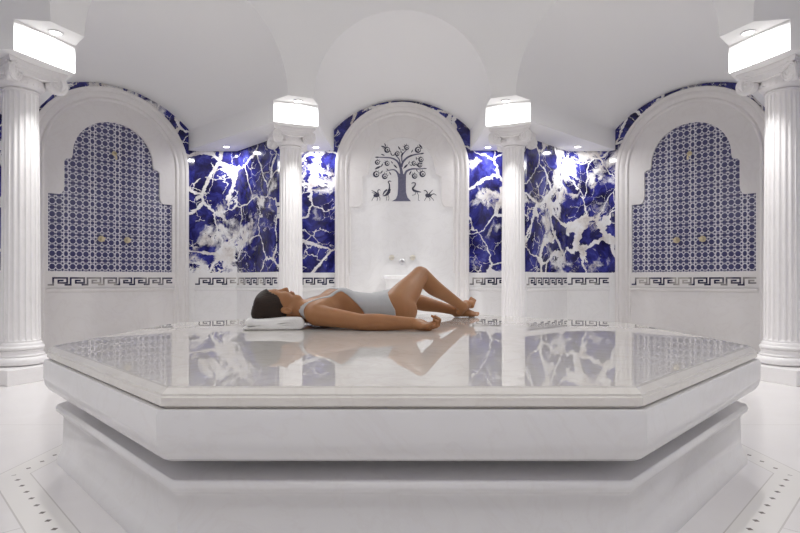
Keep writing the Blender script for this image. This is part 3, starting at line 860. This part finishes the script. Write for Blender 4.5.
# legs
def leg(hip, kn, an, thick=1.0, kk=.03, bulge=None):
    hip, kn, an = map(np.array, (hip, kn, an)); d = kn-hip
    fld.limb([hip, hip+d*.35, hip+d*.75, kn], [.090*thick, .082*thick, .060*thick, .051*thick], kk)
    e = an-kn; back = np.array(bulge) if bulge is not None else np.zeros(3)
    fld.limb([kn, kn+e*.12+back*.25, kn+e*.33+back, kn+e*.66+back*.35, an], [.050, .049, .0505, .037, .029], .02)
leg((-.100, 3.276, .568), (.025, 3.70, .612), (.385, 3.765, .515), .98, .03, (0, -.004, -.008))
leg((-.035, 3.115, .576), (.118, 3.42, .768), (.418, 3.672, .548), 1.0, .035, (-.010, -.004, -.010))
def foot(an, heel, ball, toe, kk, R):
    an, heel, ball, toe = map(np.array, (an, heel, ball, toe))
    fld.cone(an, heel, .029, .027, kk); fld.chain([an, (an+ball)/2+np.array(R)*.010, ball], [.031, .027, .019], kk); fld.cone(heel, ball, .025, .018, kk)
    d = toe-ball; d = d/np.linalg.norm(d); side = np.cross(d, np.array(R)); side = side/np.linalg.norm(side)
    for i, (o, L, r) in enumerate(((-.026, .046, .0115), (-.009, .043, .0082), (.004, .038, .0078), (.016, .033, .0075), (.027, .027, .0070))):
        b = ball+side*o; fld.cone(ball-d*.02+side*o*.7, b, .016, r*1.05, .01); fld.cone(b, b+d*L, r, r*.85, .003)
foot((.385, 3.765, .515), (.383, 3.775, .499), (.505, 3.795, .491), (.555, 3.803, .488), .012, (0, -.25, .97))
foot((.418, 3.672, .548), (.402, 3.69, .518), (.492, 3.785, .568), (.515, 3.805, .610), .012, (-.55, -.45, .7))
# head
RH = [HCc, HF, HL]
fld.ellipsoid(hp(.02, .0, 0), RH, (.100, .090, .075), .02)
fld.ellipsoid(hp(-.040, .030, 0), RH, (.078, .056, .057), .025)
fld.cone(hp(-.104, .058, -.012), hp(-.104, .058, .012), .018, .018, .02)
for l in (-1, 1):
    fld.cone(hp(-.104, .056, l*.012), hp(-.066, -.004, l*.050), .016, .018, .02)
    fld.ellipsoid(hp(-.030, .060, l*.036), RH, (.026, .022, .022), .02)
    fld.cone(hp(.024, .078, l*.010), hp(.020, .064, l*.046), .011, .010, .014)
    fld.ellipsoid(hp(.000, .092, l*.031), RH, (.012, .013, .018), .010, cut=True)
    fld.ellipsoid(hp(.000, .070, l*.031), RH, (.012, .0115, .015), .004)
    fld.ellipsoid(hp(-.042, .090, l*.0115), RH, (.009, .010, .0075), .006)
    fld.ellipsoid(hp(-.040, -.014, l*.074), RH, (.031, .018, .011), .006)
    fld.ellipsoid(hp(-.040, -.010, l*.085), RH, (.017, .009, .006), .004, cut=True)
fld.cone(hp(.008, .080, 0), hp(-.036, .102, 0), .0085, .0105, .008)
fld.cone(hp(-.063, .085, -.012), hp(-.063, .085, .012), .0075, .0075, .006)
fld.cone(hp(-.076, .083, -.010), hp(-.076, .083, .010), .0080, .0080, .006)
# rests flat on the platform
sl, X, Y, Z = fld.sub((-.9, 2.6, .46), (.66, 4, .5))
fld.F[sl] = np.maximum(fld.F[sl], .4712-Z)
fld.F[:, :, 0] = np.maximum(fld.F[:, :, 0], .01)
body = net_object('person', fld.F, fld, M['skin'], None, 1)
tag(body, 'person in a grey swimsuit lying on their back with knees bent', 'person', kind='thing')

# swimsuit: body surface pushed out a little, limited by neckline, armholes and leg line
sl, X, Y, Z = fld.sub((-.75, 2.8, .462), (.16, 3.5, .74))
px_, py_ = X-PEL[0], Y-PEL[1]; s_ = px_*A_[0]+py_*A_[1]+0*Z; l_ = px_*LT[0]+py_*LT[1]+0*Z; al = np.abs(l_); Zb = Z+0*s_
bodyF = fld.F[sl]
front = np.clip((Zb-.53)/.16, 0, 1)
top = (.215+.160*front**1.35)-.10*np.clip((.060-al)/.06, 0, 1)*(front > .6)*.5   # armhole line that rises towards the chest, neckline dips in the middle
low = -.055+.6*al+.65*np.clip(Zb-.56, 0, .12)*np.clip(al/.08, 0, 1)+1.6*np.clip(Zb-.655, 0, 1)
reg = np.maximum(low-s_, s_-top)*.8
strap_c = .112-.020*np.clip((s_-.36)/.17, 0, 1)
strap = np.maximum(np.abs(al-strap_c)-.0105, np.maximum(.30-s_, s_-.60))
strap = np.maximum(strap, .522-Zb)
reg = np.minimum(reg, strap)
reg = np.maximum(reg, al-.20)
class Sub: pass
sf = Sub(); sf.ax = [fld.ax[k][sl[k]] for k in range(3)]; sf.h = H
FS = np.maximum(bodyF-.0035, reg); FS = np.maximum(FS, -bodyF-.006); FS = np.maximum(FS, .4714-Zb)
for ax_ in range(3):
    ix = [slice(None)]*3
    for e in (0, -1): ix[ax_] = e; FS[tuple(ix)] = np.maximum(FS[tuple(ix)], .01)
net_object('swimsuit', FS, sf, M['suit'], body, 2)

# hair, finer grid
hf = Field(HC-.19, HC+.19, .0035)
hf.ellipsoid(hp(.020, .0, 0), RH, (.106, .097, .081), .01)
hf.ellipsoid(hp(.084, -.056, 0), RH, (.044, .042, .050), .03)
hf.ellipsoid(hp(.0, -.060, 0), RH, (.06, .03, .060), .03)
Xh, Yh, Zh = np.meshgrid(*hf.ax, indexing='ij', sparse=True)
dx, dy, dz = Xh-HC[0], Yh-HC[1], Zh-HC[2]
ch = dx*HCc[0]+dy*HCc[1]+dz*HCc[2]; fh = dx*HF[0]+dy*HF[1]+dz*HF[2]; lh = dx*HL[0]+dy*HL[1]+0*dz
line = ((fh-.080)-.81*(ch-.070))*.77
line = line - .020*np.clip(1-np.abs(np.abs(lh)-.068)/.03, 0, 1)*np.clip((ch+.02)/.05, 0, 1)
line = line+.0030*np.sin(62*ch+30*lh)+.0022*np.sin(150*ch-40*lh)
hf.F = np.maximum(hf.F, line).astype(np.float32)
phi = np.arctan2(lh, fh+.02+0*lh)
hf.F = (hf.F+.0011*np.sin(46*phi+9*np.sin(ch*22))+.0008*np.sin(83*phi+3)).astype(np.float32)
inner = Field.ell(hp(.02, .0, 0), RH, (.090, .080, .065))(Xh, Yh, Zh); hf.F = np.maximum(hf.F, -inner).astype(np.float32)
hf.F = np.maximum(hf.F, .521-(Zh+0*hf.F)).astype(np.float32)
for l in (-1, 1):
    e = Field.ell(hp(-.044, -.010, l*.080), RH, (.034, .021, .022))(Xh, Yh, Zh); hf.F = np.maximum(hf.F, -e).astype(np.float32)
hair = net_object('hair', hf.F, hf, M['hair'], body, 1)
# small face pieces
def blob(name, pts, rad, mat):
    mb = MB(); mb.tube(pts, rad, 8); o = mb.build(name, mat, body, smooth=True); return o
for l in (-1, 1):
    blob('eyebrow', [hp(.0225, .0875, l*.014), hp(.027, .085, l*.026), hp(.026, .078, l*.038), hp(.021, .070, l*.047)], [.0018, .0028, .0026, .001], M['brow'])
    blob('eyelashes', [hp(-.006, .0785, l*.019), hp(-.009, .0815, l*.027), hp(-.009, .080, l*.036), hp(-.005, .074, l*.044)], [.001, .0018, .0018, .001], M['brow'])
blob('upper_lip', [hp(-.0655, .0885, -.016), hp(-.0635, .0925, -.005), hp(-.0645, .092, 0), hp(-.0635, .0925, .005), hp(-.0655, .0885, .016)], [.002, .0042, .0038, .0042, .002], M['lip'])
blob('lower_lip', [hp(-.070, .0875, -.013), hp(-.0745, .091, 0), hp(-.070, .0875, .013)], [.002, .0048, .002], M['lip'])

# ---------------------------------------------------------------- folded towel
mb = MB()
T = .0075     # half thickness of the towel layer
path = []
def arc(cx, cz, r, a0, a1, n=10): return [(cx+r*math.cos(a0+(a1-a0)*i/n), cz+r*math.sin(a0+(a1-a0)*i/n)) for i in range(n+1)]
# cross section of the folded towel: a ribbon from the bottom layer round the right fold, back, and tucked in
path += [(-.165, .0085), (-.10, .0085), (-.02, .0085), (.06, .0085), (.115, .009)]
path += arc(.128, .0325, .0235, -PI/2, PI/2, 12)
path += [(.09, .0545), (.02, .0510), (-.06, .0500), (-.115, .0475)]
path += arc(-.132, .0385, .0095, PI/2, PI*1.5, 8)
path += [(-.09, .0275), (-.02, .0265), (.05, .0265), (.085, .0285), (.105, .0330)]
pts = [Vector(p) for p in path]; rows = []
NY = 14
def off(i, sgn):
    d = pts[min(i+1, len(pts)-1)]-pts[max(i-1, 0)]; d.normalize(); return pts[i]+Vector((-d.y, d.x))*T*sgn*(1.0)
outline = [off(i, -1) for i in range(len(pts))] + [off(i, 1) for i in range(len(pts)-1, -1, -1)]
rng = random.Random(7); ph = [rng.random()*6 for _ in range(6)]
for j in range(NY+1):
    y = -.125+.25*j/NY; row = []
    e = min(j, NY-j); sh_ = 1-.02*(e == 0)
    for p in outline:
        wob = .003*math.sin(9*p.x+3*y*10+ph[0])+.002*math.sin(31*p.x+ph[1]+y*18)
        row.append((p.x*sh_+.004*math.sin(y*22+ph[2])+.003*math.sin(y*51+ph[3]), y+.004*math.sin(p.x*20+ph[4])*(1 if e == 0 else 0), max(.0006, p.y*(1 if p.y < .02 else 1)+wob*min(1, p.y/.05))))
    rows.append(row)
mb.rings(rows, 0, True, True)
tw = mb.build('folded_towel', M['towel'], smooth=.9)
tw.location = (-.690, 2.90, ZS+.0004); tw.rotation_euler = (0, 0, math.radians(6))
sub = tw.modifiers.new('soft', 'SUBSURF'); sub.levels = 1; sub.render_levels = 1
tag(tw, 'folded white towel on the platform under the head of the lying person', 'towel')

# ---------------------------------------------------------------- light, camera
def area(name, loc, target, size, power, color=(1, 1, 1)):
    L = bpy.data.lights.new(name, 'AREA'); L.shape = 'DISK'; L.size = size; L.energy = power; L.color = color
    o = bpy.data.objects.new(name, L); C.objects.link(o); o.location = loc
    o.rotation_euler = (Vector(target)-Vector(loc)).to_track_quat('-Z', 'Y').to_euler(); return o
area('dome_fill', (0, YR, 4.95), (0, YR, 0), 1.4, 5, (1, .992, .975))  # added soft overhead fill under the dome, stands for no known fixture
w = bpy.data.worlds.new('world'); bpy.context.scene.world = w; w.use_nodes = True
w.node_tree.nodes['Background'].inputs[0].default_value = (1, 1, 1, 1); w.node_tree.nodes['Background'].inputs[1].default_value = 0.0

cam = bpy.data.cameras.new('camera'); co = bpy.data.objects.new('camera', cam); C.objects.link(co)
cam.sensor_width = 36; cam.lens = 533/800*36; cam.shift_x = -2/800; cam.shift_y = 14/800; cam.clip_start = .02
co.location = (0, 0, .73); co.rotation_euler = (PI/2, 0, 0)
sc = bpy.context.scene; sc.camera = co
sc.view_settings.view_transform = 'Standard'; sc.view_settings.look = 'None'
sc.view_settings.exposure = 0.90; sc.view_settings.gamma = 1; sc.view_settings.use_curve_mapping = False
sc.cycles.max_bounces = 10; sc.cycles.diffuse_bounces = 7; sc.cycles.glossy_bounces = 5
sc.cycles.use_denoising = True; sc.cycles.caustics_reflective = False; sc.cycles.caustics_refractive = False
sc.cycles.sample_clamp_indirect = 1.6; sc.cycles.blur_glossy = 1.0
